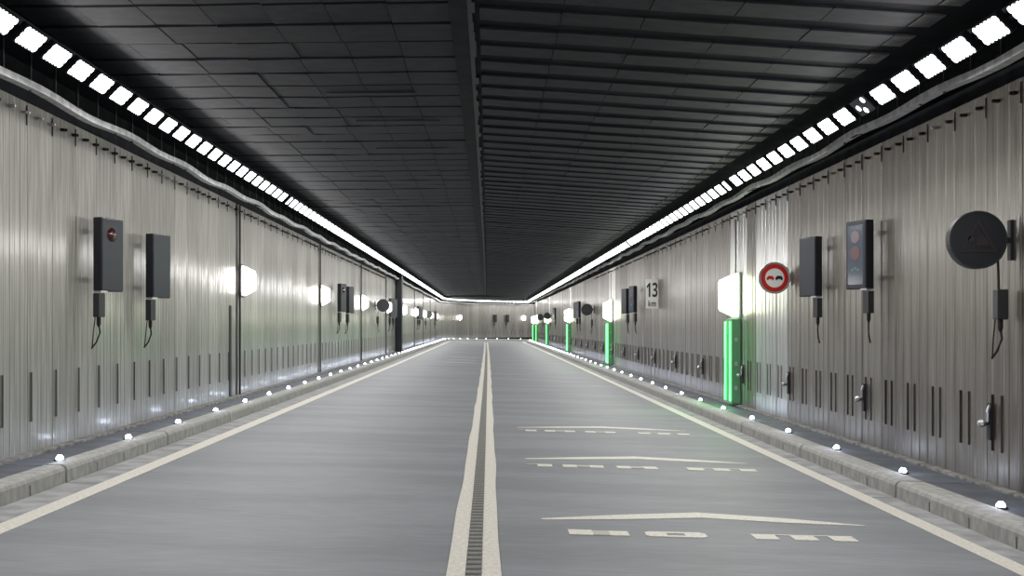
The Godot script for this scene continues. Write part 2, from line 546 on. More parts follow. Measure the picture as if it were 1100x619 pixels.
# one cladding sheet: vertical pans and ribs, with drain slots near its foot
func panel_mesh(w: float, h: float, slots: Array, y0: float, y1: float, seed_: int, sharp := false) -> ArrayMesh:
	var r := RandomNumberGenerator.new()
	r.seed = seed_
	var u := [0.003]
	var d := [0.0]
	var ribs := 3
	var d0 := 0.007
	for k in (5 if sharp else 0):
		# nearly flat sheet with narrow creases
		var a := (k + 0.6) * w / 5.0 + r.randf_range(-0.03, 0.03)
		var lift := r.randf_range(-0.002, 0.002)
		u += [a, a + 0.004, a + 0.008]
		d += [lift, lift - 0.004 if k % 2 else lift + 0.003, r.randf_range(-0.002, 0.002)]
	for k in (0 if sharp else ribs):
		var a := (k + 0.46) * w / ribs + r.randf_range(-0.012, 0.012)
		var b := (k + 0.96) * w / ribs + r.randf_range(-0.01, 0.01)
		b = minf(b, w - 0.012)
		var dd := d0 * r.randf_range(0.45, 1.0)
		u += [a, a + 0.022, b - 0.022, b]
		d += [0.0, dd, dd, r.randf_range(0.0, 0.001)]
	u.append(w - 0.003)
	d.append(0.0)
	# cut the slots in as columns of their own
	var cols := []
	for k in u.size() - 1:
		var pts := [[u[k], d[k]]]
		for s in slots:
			for e in [s[0], s[0] + s[1]]:
				if e > u[k] + 1e-4 and e < u[k + 1] - 1e-4:
					pts.append([e, lerpf(d[k], d[k + 1], (e - u[k]) / (u[k + 1] - u[k]))])
		pts.sort_custom(func(x, y): return x[0] < y[0])
		pts.append([u[k + 1], d[k + 1]])
		for j in pts.size() - 1:
			cols.append([pts[j][0], pts[j][1], pts[j + 1][0], pts[j + 1][1]])
	var st := mb()
	var v := func(x: float, y: float, z: float) -> Vector3: return Vector3(x - w / 2, y, z)
	for c in cols:
		var open := false
		for s in slots:
			if c[0] > s[0] - 1e-4 and c[2] < s[0] + s[1] + 1e-4:
				open = true
		var spans := [[0.0, h]] if not open else [[0.0, y0], [y1, h]]
		for sp in spans:
			quad(st, v.call(c[0], sp[0], c[1]), v.call(c[2], sp[0], c[3]), v.call(c[2], sp[1], c[3]), v.call(c[0], sp[1], c[1]), Vector3(0, 0, 1))
	for s in slots:
		var a: float = s[0]
		var b: float = s[0] + s[1]
		quad(st, v.call(a, y0, 0.012), v.call(a, y1, 0.012), v.call(a, y1, -0.04), v.call(a, y0, -0.04), Vector3(1, 0, 0))
		quad(st, v.call(b, y0, 0.012), v.call(b, y1, 0.012), v.call(b, y1, -0.04), v.call(b, y0, -0.04), Vector3(-1, 0, 0))
		quad(st, v.call(a, y1, 0.012), v.call(b, y1, 0.012), v.call(b, y1, -0.04), v.call(a, y1, -0.04), Vector3(0, -1, 0))
		quad(st, v.call(a, y0, 0.012), v.call(b, y0, 0.012), v.call(b, y0, -0.04), v.call(a, y0, -0.04), Vector3(0, 1, 0))
	# folded edges give the sheet its thickness
	for e in [0.003, w - 0.003]:
		quad(st, v.call(e, 0, 0), v.call(e, h, 0), v.call(e, h, -0.035), v.call(e, 0, -0.035), Vector3(-1 if e < w / 2 else 1, 0, 0))
	quad(st, v.call(0.003, h, 0), v.call(w - 0.003, h, 0), v.call(w - 0.003, h, -0.035), v.call(0.003, h, -0.035), Vector3.UP)
	return st.commit()

func walls():
	rng.seed = 77
	var bst := mb()
	box(bst, Transform3D(), Vector3(-0.03, -0.014, 0), Vector3(0.03, 0.014, 0.05))
	lathe(bst, Transform3D(), [Vector2(0, 0.075), Vector2(0.016, 0.07), Vector2(0.018, 0.05), Vector2(0.018, 0.0)], 8)
	var bolt := bst.commit()
	bst = mb()
	box(bst, Transform3D(), Vector3(-0.006, -0.06, 0), Vector3(0.006, 0.15, 0.012))
	var strap := bst.commit()
	for side in [-1, 1]:
		var left: bool = side < 0
		var root := thing("wall_left" if left else "wall_right", Transform3D(), "%s tunnel wall clad in upright ribbed metal sheets" % ("left" if left else "right"), "wall", "", "structure")
		var st := mb()
		sweep(st, side, [Vector2(-0.28, -0.2), Vector2(-0.28, 5.2), Vector2(-0.6, 5.2), Vector2(-0.6, -0.2)], stations(side, -10, 128))
		build(st, "backing_wall", M.back, root)
		st = mb()
		sweep(st, side, [Vector2(-0.04, 3.98), Vector2(-0.04, 4.03), Vector2(-0.1, 4.03), Vector2(-0.1, 3.98)], stations(side, -9, 122))
		sweep(st, side, [Vector2(-0.04, 0.5), Vector2(-0.04, 0.55), Vector2(-0.1, 0.55), Vector2(-0.1, 0.5)], stations(side, -9, 122))
		build(st, "mounting_rail", M.dark, root)
		var w := 0.607 if left else 0.66
		var base := 0.3 if left else 0.06
		var top := 4.135
		var variants := []
		for k in 6:
			if left:
				var wide := 0.026 if k % 3 else 0.034
				variants.append(panel_mesh(w, top - base, [[0.05, wide]], 0.66 - base, 1.2 - base, 100 + k, true))
			else:
				variants.append(panel_mesh(w, top - base, [[0.1, 0.042], [0.285, 0.022]], 0.42 - base, 1.0 - base, 200 + k))
		var t := -6.68 if left else -7.9
		var count := 0
		var joint_mesh := panel_mesh(w - 0.12, top - base, [], 0, 0, 300, true)
		while t < 120.0:
			var k := rng.randi_range(0, 5)
			var mesh: Mesh = variants[k]
			var mm: Material = (M.panel_l if left else M.panel_r)[(k + count) % 6]
			var fr := frame(side, t + w / 2, 0.0, base)
			if left:
				# every fifteenth sheet leaves an open joint
				var j := fposmod(t - 18.9 + w, 9.105)
				if j < w and t > 10.0 and t < 97.0:
					mesh = joint_mesh
					fr.origin += fr.basis.x * 0.06
			else:
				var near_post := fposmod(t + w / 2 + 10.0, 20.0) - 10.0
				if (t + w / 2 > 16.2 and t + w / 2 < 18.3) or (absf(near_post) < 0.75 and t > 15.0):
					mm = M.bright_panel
			fr.basis = fr.basis * Basis(Vector3.UP, deg_to_rad(rng.randf_range(-0.3, 0.3)))
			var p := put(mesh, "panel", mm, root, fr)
			if t > 5.0 and t < 46.0:
				for b in 2:
					put(bolt, "bolt", M.bolt if rng.randf() < 0.75 else M.steel, p, Transform3D(Basis(), Vector3((b - 0.5) * w * 0.5 + 0.06, top - base - 0.13, 0.0)))
			if t > 5.0 and t < 32.0:
				put(strap, "strap", M.ballast, p, Transform3D(Basis(), Vector3(w / 2 - 0.02, top - base - 0.19, 0.0)))
			t += w
			count += 1
		if left:
			for tj in [18.4]:
				st = mb()
				var jf := frame(side, tj, 0.0, 0.0)
				box(st, jf, Vector3(-0.05, 0.34, 0.0), Vector3(0.05, 2.1, 0.015))
				build(st, "door_joint", M.dark, root)
	# the tunnel is closed behind the camera by its own cross-section
	var bk := thing("wall_back", Transform3D(), "tunnel closed behind the viewpoint", "wall", "", "structure")
	var s2 := mb()
	box(s2, Transform3D(), Vector3(-6, -0.5, 9.5), Vector3(6.5, 5.6, 9.9))
	build(s2, "backing_wall", M.back, bk)
	var ed := mb()
	box(ed, Transform3D(Basis(Vector3.UP, 0.0), Vector3(20, 0, -120)), Vector3(5, -0.6, -12), Vector3(5.4, 5.6, 20))
	build(ed, "end_wall", M.back, bk)

func ceil_y(x: float) -> float:
	if x < -0.28:
		return lerpf(4.82, 4.865, (x + 4.62) / 4.34)
	return lerpf(4.865, 4.57, (x + 0.28) / 4.48)

func plank_mesh(x0: float, x1: float, width: float, tiles: int, seed_: int) -> ArrayMesh:
	var r := RandomNumberGenerator.new()
	r.seed = seed_
	var st := mb()
	for k in tiles:
		var a := lerpf(x0, x1, float(k) / tiles) + (0.004 if k else 0.0)
		var b := lerpf(x0, x1, float(k + 1) / tiles) - (0.004 if k < tiles - 1 else 0.0)
		var ya := ceil_y(a) + r.randf_range(-0.006, 0.006)
		var yb := ceil_y(b) + r.randf_range(-0.006, 0.006)
		var z := width / 2 + r.randf_range(-0.006, 0.006)
		var c := 0.015
		var up := 0.12
		quad(st, Vector3(a, ya, -z + c), Vector3(b, yb, -z + c), Vector3(b, yb, z - c), Vector3(a, ya, z - c), Vector3.DOWN)
		for s in [-1.0, 1.0]:
			quad(st, Vector3(a, ya, s * (z - c)), Vector3(b, yb, s * (z - c)), Vector3(b, yb + c, s * z), Vector3(a, ya + c, s * z), Vector3(0, -1, s))
			quad(st, Vector3(a, ya + c, s * z), Vector3(b, yb + c, s * z), Vector3(b, yb + up, s * z), Vector3(a, ya + up, s * z), Vector3(0, 0, s))
		quad(st, Vector3(a, ya, -z), Vector3(a, ya, z), Vector3(a, ya + up, z), Vector3(a, ya + up, -z), Vector3(-1, 0, 0))
		quad(st, Vector3(b, yb, -z), Vector3(b, yb, z), Vector3(b, yb + up, z), Vector3(b, yb + up, -z), Vector3(1, 0, 0))
	return st.commit()

func ceiling():
	rng.seed = 5
	var root := thing("ceiling", Transform3D(), "sooty dark concrete ceiling of crosswise planks with a ridge beam", "ceiling", "", "structure")
	var st := mb()
	# slab above the planks, following their pitch, with sloping haunches down behind the lamps
	var line := [[-5.7, 4.62], [-5.0, 4.74], [-4.62, 4.845], [-0.28, 4.89], [4.2, 4.595], [4.8, 4.5], [5.8, 4.42]]
	for k in line.size() - 1:
		var a := Vector3(line[k][0], line[k][1], 11)
		var b := Vector3(line[k + 1][0], line[k + 1][1], 11)
		var f := Vector3(drift(97), 0, -110)
		var up := Vector3(0, 0.3, 0)
		quad(st, a, b, b + f, a + f, Vector3.DOWN)
		quad(st, a + up, b + up, b + f + up, a + f + up, Vector3.UP)
		quad(st, a, b, b + up, a + up, Vector3(0, 0, 1))
	build(st, "slab", M.slab, root)
	st = mb()
	box(st, Transform3D(), Vector3(-8, 4.8, -150), Vector3(34, 5.1, -98))
	build(st, "far_slab", M.slab, root)
	var lm := []
	var rm := []
	for k in 5:
		lm.append(plank_mesh(-4.62 - 0.06 * (k % 3), -0.4, 0.59, 7, 40 + k))
		rm.append(plank_mesh(-0.1, 4.0, 0.4, 5, 60 + k))
	var bl := plank_mesh(4.02, 4.22, 0.36, 1, 70)
	var pitch := 0.625
	var far := mb()
	for k in 150:
		var t := 5.2 + k * pitch
		var xf := Transform3D(Basis(), Vector3(drift(t), rng.randf_range(-0.006, 0.006), -t))
		if k < 140 and t < 76.0:
			put(lm[rng.randi() % 5], "plank", M.plank[rng.randi() % 4], root, xf)
			var p := put(rm[rng.randi() % 5], "plank", M.plank[rng.randi() % 4], root, xf)
			if t < 40:
				put(bl, "bearing_block", M.block, p)
		else:
			far.append_from(lm[k % 5], 0, xf)
			far.append_from(rm[k % 5], 0, xf)
	for k in 30:
		box(far, Transform3D(), Vector3(-6, 4.72, -99.2 - k * 1.0 - 0.5), Vector3(14, 4.85, -99.2 - k * 1.0))
	build(far, "far_planks", M.plank[0], root).set_meta("kind", "stuff")
	# ridge: a raised strip with a ragged joint along its right edge
	st = mb()
	for k in 50:
		var t := 2.0 + k * 2.0
		var a := drift(t)
		var b := drift(t + 2)
		quad(st, Vector3(a - 0.4, 4.845, -t), Vector3(a - 0.22, 4.845, -t), Vector3(b - 0.22, 4.845, -t - 2), Vector3(b - 0.4, 4.845, -t - 2), Vector3.DOWN)
		for s in [-0.4, -0.22]:
			quad(st, Vector3(a + s, 4.845, -t), Vector3(b + s, 4.845, -t - 2), Vector3(b + s, 4.96, -t - 2), Vector3(a + s, 4.96, -t), Vector3(s + 0.31, 0, 0))
	build(st, "ridge_strip", M.slab, root)
	st = mb()
	for k in 300:
		var t := 5.0 + k * 0.3125
		var w := 0.02 + 0.045 * absf(sin(k * 1.7) * sin(k * 0.61))
		box(st, Transform3D(Basis(), Vector3(drift(t) - 0.2, 4.85, -t)), Vector3(-0.02, 0, -0.155), Vector3(w, 0.06, 0.155))
	build(st, "ragged_joint", M.dark, root)
	# long cross joints that stand open in the left half
	for q in [[-2.2, -1.0, 12.8], [-2.05, -0.75, 14.55], [-2.0, -0.75, 16.8]]:
		st = mb()
		box(st, Transform3D(), Vector3(q[0], ceil_y(q[0]) - 0.012, -q[2] - 0.015), Vector3(q[1], ceil_y(q[1]) + 0.02, -q[2] + 0.015))
		build(st, "open_joint", M.dark, root)

# ------------------------------------------------------------------ lamps
func lamp_frame(side: int, t: float) -> Transform3D:
	var fr := frame(side, t, 0.47 if side < 0 else 0.8, 4.56 if side < 0 else 4.31)
	return Transform3D(fr.basis * Basis(Vector3.RIGHT, PI / 4), fr.origin)

func led_mesh(cols: int, rows: int, w: float, h: float, only := []) -> ArrayMesh:
	var st := mb()
	for i in cols:
		for j in rows:
			if only and not only.has(i * rows + j):
				continue
			var c := Vector2(-w / 2 + (i + 0.5) * w / cols, -h / 2 + (j + 0.5) * h / rows)
			var r := minf(w / cols, h / rows) * 0.62
			lathe(st, Transform3D(Basis(), V(c, 0.036)), [Vector2(0, 0.012), Vector2(r * 0.6, 0.0095), Vector2(r, 0.0), Vector2(r, -0.006)], 10)
	return st.commit()

func lamps():
	var st := mb()
	rounded(st, Transform3D(), 0.42, 0.225, -0.03, 0.036, 0.02)
	var body := st.commit()
	st = mb()
	for k in 6:
		box(st, Transform3D(), Vector3(-0.16 + k * 0.06, -0.09, -0.05), Vector3(-0.145 + k * 0.06, 0.09, -0.03))
	var fins := st.commit()
	st = mb()
	box(st, Transform3D(), Vector3(-0.04, -0.02, -0.2), Vector3(0.04, 0.02, -0.05))
	var arm := st.commit()
	var led := led_mesh(6, 3, 0.385, 0.19)
	var three := led_mesh(3, 3, 0.34, 0.19, [1, 3, 8])
	var proto: Node3D = null
	for side in [-1, 1]:
		var word := "left" if side < 0 else "right"
		var label := "white tunnel lamp in the bright row above the %s wall" % word
		var group := "lamps above the %s wall" % word
		var step := 0.573 if side < 0 else 0.57
		var t := (9.376 if side < 0 else 8.33) - 0.573 * 14
		var seen := 0
		var far := mb()
		var far_led := mb()
		while t < 122.0:
			if t > BEND_L + 21.0 and side < 0 and t > 119.0:
				break
			if side > 0 and t > 121.0:
				break
			var fr := lamp_frame(side, t)
			if t < 76.0:
				var o: Node3D
				if proto == null:
					proto = thing("tunnel_lamp", fr, label, "lamp", group)
					put(body, "housing", M.lamp, proto)
					put(fins, "cooling_fins", M.lamp, proto)
					put(arm, "mounting_arm", M.dark, proto)
					put(led, "led_array", M.led, proto)
					var al := AreaLight3D.new()
					al.area_size = Vector2(0.38, 0.18)
					al.light_color = Color(1.0, 0.99, 0.98)
					al.light_energy = LAMP
					al.area_range = 60.0
					al.shadow_enabled = true
					al.transform = Transform3D(Basis(Vector3.RIGHT, PI), Vector3(0, 0, 0.055))
					proto.add_child(al)
					o = proto
				else:
					o = copy(proto, "tunnel_lamp", fr, label, group)
				if t > (8.6 if side < 0 else 8.1) and seen < 10:
					o.set_meta("label", "white tunnel lamp in the %s row, %s from the near end" % [word, NTH[seen]])
					seen += 1
				for g in ([21.4, 38.4, 51.3] if side < 0 else [17.5, 29.9, 44.0, 60.0]):
					# short end fittings leave the row's gaps
					if absf(t - g) < step / 2.0:
						o.transform = Transform3D(fr.basis * Basis.from_scale(Vector3(0.45, 1, 1)), fr.origin - fr.basis.x * 0.08 * side)
				if side > 0 and absf(t - 11.18) < 0.25:
					o.set_meta("label", "tunnel lamp with only three lit points in the right row")
					o.get_node("led_array").mesh = three
					o.get_child(4).light_energy = LAMP * 0.2
			else:
				far.append_from(body, 0, fr)
				far_led.append_from(led, 0, fr)
				if int(round(t / step)) % 4 == 0:
					var al := AreaLight3D.new()
					al.area_size = Vector2(1.8, 0.18)
					al.light_color = Color(1.0, 0.99, 0.98)
					al.light_energy = LAMP * 4.0
					al.area_range = 60.0
					al.shadow_enabled = true
					al.transform = fr * Transform3D(Basis(Vector3.RIGHT, PI), Vector3(0, 0, 0.055))
					add_child(al)
			t += step
		var fo := thing("far_lamp_row", Transform3D(), "distant merged run of white lamps above the %s wall" % word, "lamps", "", "stuff")
		build(far, "housings", M.lamp, fo)
		build(far_led, "led_arrays", M.led, fo)
		# carrier rail behind the lamps, and the cable tray below them
		var rl := thing("lamp_rail", Transform3D(), "dark carrier rail holding the %s row of lamps" % word, "rail")
		var rs := mb()
		var c := Vector2(0.25, 4.78) if side < 0 else Vector2(0.58, 4.5)
		sweep(rs, side, [c + Vector2(-0.06, -0.05), c + Vector2(0.06, -0.05), c + Vector2(0.06, 0.04), c + Vector2(-0.06, 0.04)], stations(side, -8, 121))
		build(rs, "beam", M.dark, rl)
		var tr := thing("cable_tray", Transform3D(), "pale metal cable tray running between lamps and top of %s wall" % word, "cable tray")
		rs = mb()
		var oo := 0.17 if side < 0 else 0.35
		var q := 3.0
		# the tray sags a little between its hangers
		while q < 119.0:
			var e := q + (0.4 if q < 60 else 2.0)
			if side > 0 and e > 108:
				break
			var sag := func(x: float) -> float: return 4.2 + 0.02 * sin(x * 2.6) + 0.012 * sin(x * 1.1 + side)
			var pr := func(x: float) -> Array:
				var y: float = sag.call(x)
				return [Vector2(oo - 0.05, y), Vector2(oo + 0.05, y), Vector2(oo + 0.05, y + 0.075), Vector2(oo + 0.04, y + 0.075), Vector2(oo + 0.04, y + 0.01), Vector2(oo - 0.05, y + 0.01)]
			var pa: Array = pr.call(q)
			var pb: Array = pr.call(e)
			for j in 6:
				var i := (j + 1) % 6
				var hint := [Vector3(0, -1, 0), Vector3(-side, 0, 0), Vector3.UP, Vector3(side, 0, 0), Vector3.UP, Vector3(side, 0, 0)][j] as Vector3
				quad(rs, at(side, q, pa[j].x, pa[j].y), at(side, q, pa[i].x, pa[i].y), at(side, e, pb[i].x, pb[i].y), at(side, e, pb[j].x, pb[j].y), hint)
			q = e
		build(rs, "trough", M.tray, tr)
		rs = mb()
		sweep(rs, side, [Vector2(oo - 0.03, 4.225), Vector2(oo + 0.02, 4.225), Vector2(oo + 0.02, 4.27), Vector2(oo - 0.03, 4.27)], stations(side, 3, 119))
		build(rs, "cable_bundle", M.cable, tr)
		rs = mb()
		box(rs, Transform3D(), Vector3(-0.012, 0, -0.012), Vector3(0.012, 0.4, 0.012))
		box(rs, Transform3D(), Vector3(-0.02, 0.06, -0.03), Vector3(0.02, 0.08, 0.05))
		var rod := rs.commit()
		for k in 70:
			var tt := (9.5 if side < 0 else 8.45) + (k - 6) * step
			put(rod, "hanger", M.ballast, tr, frame(side, tt, oo - 0.02, 4.2))

# ------------------------------------------------------------------ kerb lights
func studs():
	var st := mb()
	lathe(st, Transform3D(Basis(Vector3.RIGHT, -PI / 2), Vector3.ZERO), [Vector2(0, 0.012), Vector2(0.055, 0.012), Vector2(0.062, 0.006), Vector2(0.062, -0.01)], 16)
	var seat := st.commit()
	st = mb()
	lathe(st, Transform3D(Basis(Vector3.RIGHT, -PI / 2), Vector3(0, 0.012, 0)), [Vector2(0, 0.045), Vector2(0.02, 0.041), Vector2(0.034, 0.024), Vector2(0.038, 0.0)], 14)
	var lens := st.commit()
	var proto: Node3D = null
	for side in [-1, 1]:
		var t := 9.99 if side < 0 else 8.58
		var seen := 0
		while t < (121.0 if side < 0 else 107.0):
			var where := "left kerb" if side < 0 else "right kerb"
			if side < 0 and t > 99.0:
				where = "far kerb across the bend"
			var fr := frame(side, t, 0.5 if side < 0 else 0.58, KERB - 0.005, true)
			var label := "small bright white marker light set in the %s" % where
			var group := "marker lights on the %s" % where
			if t > (9.5 if side < 0 else 8.0) and seen < 10:
				label = "bright white marker light on the %s kerb, %s from the near end" % ["left" if side < 0 else "right", NTH[seen]]
				seen += 1
			if proto == null:
				proto = thing("marker_light", fr, label, "marker light", group)
				put(seat, "seat_ring", M.ballast, proto)
				put(lens, "lens", M.stud, proto)
				var l := OmniLight3D.new()
				l.light_color = Color(0.86, 0.9, 1.0)
				l.light_energy = STUD
				l.light_size = 0.03
				l.omni_range = 12.0
				l.shadow_enabled = true
				l.position = Vector3(0, 0.03, 0)
				proto.add_child(l)
			else:
				copy(proto, "marker_light", fr, label, group)
			t += 1.9 if side < 0 else 2.03

# ------------------------------------------------------------------ wall equipment
# the driver box and cable that hang below each sign
func driver(root: Node3D, x: float, y: float, back: float):
	var st := mb()
	rounded(st, Transform3D(Basis(), Vector3(x, y - 0.16, back)), 0.11, 0.3, 0.0, 0.09, 0.012)
	build(st, "driver_box", M.ballast, root)
	st = mb()
	lathe(st, Transform3D(Basis(Vector3.RIGHT, PI / 2), Vector3(x, y - 0.31, back + 0.04)), [Vector2(0.026, 0), Vector2(0.026, 0.08), Vector2(0.014, 0.12), Vector2(0, 0.12)], 8)
	build(st, "cable_gland", M.cable, root)
	st = mb()
	tube(st, Transform3D(), [Vector3(x, y - 0.4, back + 0.04), Vector3(x + 0.01, y - 0.5, back + 0.05), Vector3(x - 0.02, y - 0.62, back + 0.02), Vector3(x - 0.05, y - 0.7, back - 0.03)], 0.011, 6)
	tube(st, Transform3D(), [Vector3(x - 0.04, y - 0.3, back + 0.02), Vector3(x - 0.05, y - 0.5, back), Vector3(x - 0.05, y - 0.7, back - 0.02)], 0.007, 6)
	build(st, "cable", M.cable, root)

func signal_box(side: int, t: float, y: float, look: String, label: String, yaw := 18.0):
	var fr := frame(side, t, 0.26, y)
	fr.basis = fr.basis * Basis(Vector3.UP, deg_to_rad(yaw * side))
	var near := 1.0 if side > 0 else -1.0       # local x towards the camera
	var root := thing("signal_box", fr, label, "signal", "signal boxes along the tunnel walls")
	var st := mb()
	rounded(st, Transform3D(), 0.4, 0.92, -0.1, 0.02, 0.015)
	build(st, "housing", M.casing, root)
	st = mb()
	rounded(st, Transform3D(), 0.37, 0.89, 0.018, 0.026, 0.012, 0.003)
	build(st, "front_panel", M.casing_face, root)
	if look == "screen":
		st = mb()
		rounded(st, Transform3D(), 0.3, 0.8, 0.024, 0.03, 0.02, 0.003)
		var sc := build(st, "screen", M.screen, root)
		st = mb()
		prism(st, Transform3D(), circle(0.085, 24, Vector2(0.0, 0.24)), 0.028, 0.034)
		build(st, "unlit_lamp", M.off_orange, sc)
		st = mb()
		prism(st, Transform3D(), circle(0.095, 24, Vector2(0.0, 0.02)), 0.028, 0.034)
		build(st, "unlit_lamp", M.off_red, sc)
		st = mb()
		for k in 3:
			prism(st, Transform3D(), circle(0.02, 10, Vector2(-0.06 + k * 0.055, -0.2 + 0.02 * (k % 2))), 0.028, 0.033)
		build(st, "unlit_lamp", M.off_pale, sc)
	elif look == "lens":
		st = mb()
		lathe(st, Transform3D(Basis(), Vector3(-0.02, 0.25, 0.024)), [Vector2(0, 0.03), Vector2(0.05, 0.024), Vector2(0.085, 0.006), Vector2(0.09, 0)], 24)
		build(st, "red_lens", M.red_lens, root)
	st = mb()
	for yy in [0.3, -0.3]:
		box(st, Transform3D(), Vector3(-0.03 - near * 0.1, yy - 0.03, -0.2), Vector3(0.03 - near * 0.1, yy + 0.03, -0.09))
	build(st, "bracket", M.dark, root)
	st = mb()
	box(st, Transform3D(), Vector3(near * 0.15 - 0.06, -0.475, -0.08), Vector3(near * 0.15 + 0.06, -0.455, 0.02))
	build(st, "clamp", M.steel, root)
	driver(root, near * 0.15, -0.475, -0.1)

func round_sign(side: int, t: float, y: float, label: String, back := false):
	var a := 0.0
	var p := at(side, t, 0.36, y)
	var root := thing("warning_sign", Transform3D(Basis(Vector3.UP, PI if back else a), p), label, "sign", "round dark warning signs")
	var s := float(side) * (-1.0 if back else 1.0)
	var st := mb()
	prism(st, Transform3D(), circle(0.28, 40), -0.07, 0.0, 0.006)
	build(st, "housing", M.ballast if back else M.disc, root)
	st = mb()
	annulus(st, Transform3D(), 0.272, 0.288, -0.075, 0.006)
	build(st, "rim", M.steel if back else M.ballast, root)
	# unlit triangle with a skidding car
	st = mb()
	var v := [Vector2(0, 0.2), Vector2(-0.19, -0.12), Vector2(0.19, -0.12)]
	for k in 3:
		var b: Vector2 = v[k]
		var c: Vector2 = v[(k + 1) % 3]
		prism(st, Transform3D(), [b, c, c * 0.8 + Vector2(0, -0.0027), b * 0.8 + Vector2(0, -0.0027)], 0.0, 0.004)
	build(st, "triangle_border", M.disc_mark, root)
	st = mb()
	prism(st, Transform3D(), [Vector2(-0.02, -0.06), Vector2(0.1, -0.06), Vector2(0.1, -0.01), Vector2(0.08, 0.0), Vector2(0.06, 0.04), Vector2(0.01, 0.04), Vector2(-0.01, 0.0), Vector2(-0.02, -0.01)], 0.0, 0.004)
	prism(st, Transform3D(Basis(Vector3(0, 0, 1), 0.35), Vector3(-0.07, 0.0, 0)), [Vector2(-0.03, -0.02), Vector2(0.03, -0.02), Vector2(0.03, 0.01), Vector2(0.015, 0.04), Vector2(-0.015, 0.04), Vector2(-0.03, 0.01)], 0.0, 0.004)
	prism(st, Transform3D(), [Vector2(-0.012, 0.06), Vector2(0.0, 0.05), Vector2(0.0, 0.11), Vector2(-0.012, 0.11)], 0.0, 0.004)
	build(st, "pictogram", M.disc_mark, root)
	st = mb()
	box(st, Transform3D(), Vector3(minf(s * 0.2, s * 0.36), -0.025, -0.06), Vector3(maxf(s * 0.2, s * 0.36), 0.025, -0.02))
	box(st, Transform3D(), Vector3(s * 0.34 - 0.015, -0.2, -0.07), Vector3(s * 0.34 + 0.015, 0.2, -0.01))
	build(st, "bracket", M.dark, root)
	st = mb()
	tube(st, Transform3D(), [Vector3(s * 0.22, -0.2, -0.05), Vector3(s * 0.23, -0.5, -0.05)], 0.012, 6)
	build(st, "conduit", M.cable, root)
	driver(root, s * 0.24, -0.48, -0.08)

func no_overtaking():
	var p := at(1, 16.3, 0.3, 2.53)
	var root := thing("traffic_sign", Transform3D(Basis(), p), "round red-rimmed no-overtaking sign with a red and a black car", "sign")
	var st := mb()
	prism(st, Transform3D(), circle(0.255, 48), -0.025, 0.0, 0.004)
	build(st, "plate", M.white, root)
	st = mb()
	annulus(st, Transform3D(), 0.165, 0.24, 0.0, 0.004, 48)
	build(st, "red_ring", M.red, root)
	st = mb()
	annulus(st, Transform3D(), 0.248, 0.272, -0.035, 0.012, 48)
	build(st, "rim", M.steel, root)
	for s in [-1, 1]:
		st = mb()
		var c := Vector3(s * 0.075, 0.0, 0)
		var car := [Vector2(-0.062, -0.02), Vector2(0.062, -0.02), Vector2(0.062, 0.008), Vector2(0.05, 0.014), Vector2(0.035, 0.036), Vector2(-0.035, 0.036), Vector2(-0.05, 0.014), Vector2(-0.062, 0.008)]
		prism(st, Transform3D(Basis(), c), car, 0.0, 0.004)
		for w in [-1, 1]:
			prism(st, Transform3D(Basis(), c), [Vector2(w * 0.045 - 0.014, -0.036), Vector2(w * 0.045 + 0.014, -0.036), Vector2(w * 0.045 + 0.014, -0.02), Vector2(w * 0.045 - 0.014, -0.02)], 0.0, 0.004)
		build(st, "red_car" if s < 0 else "black_car", M.red if s < 0 else M.black, root)
	st = mb()
	box(st, Transform3D(), Vector3(0.0, -0.02, -0.05), Vector3(0.3, 0.02, -0.025))
	box(st, Transform3D(), Vector3(0.275, -0.12, -0.06), Vector3(0.3, 0.12, -0.01))
	build(st, "bracket", M.steel, root)

func lettering(s: String, px: int, mat_: Material, root: Node3D, called: String, where: Vector3, height: float, squeeze := 1.0):
	var f := SystemFont.new()
	f.font_names = PackedStringArray(["Droid Sans"])
	f.font_weight = 700
	var tm := TextMesh.new()
	tm.font = f
	tm.text = s
	tm.font_size = px
	tm.pixel_size = 0.01
	tm.depth = 0.3
	var bb := tm.get_aabb()
	var k := height / bb.size.y
	var o := put(tm, called, mat_, root)
	o.scale = Vector3(k * squeeze, k, 0.01)
	o.position = where - Vector3(bb.get_center().x * k * squeeze, bb.get_center().y * k, 0)

func kilometre_sign():
	var p := at(1, 29.1, 0.2, 2.69)
	var root := thing("kilometre_sign", Transform3D(Basis(Vector3.UP, deg_to_rad(-4)), p), "white upright kilometre plate reading 13 km on the right wall", "sign")
	var st := mb()
	rounded(st, Transform3D(), 0.37, 0.9, -0.02, 0.0, 0.02, 0.003)
	build(st, "plate", M.white, root)
	lettering("13", 64, M.black, root, "numerals", Vector3(0, 0.12, 0.003), 0.44, 0.56)
	lettering("km", 64, M.black, root, "unit", Vector3(0, -0.3, 0.003), 0.18, 0.7)
	st = mb()
	box(st, Transform3D(), Vector3(-0.02, 0.2, -0.05), Vector3(0.19, 0.24, -0.02))
	box(st, Transform3D(), Vector3(-0.02, -0.24, -0.05), Vector3(0.19, -0.2, -0.02))
	build(st, "bracket", M.steel, root)

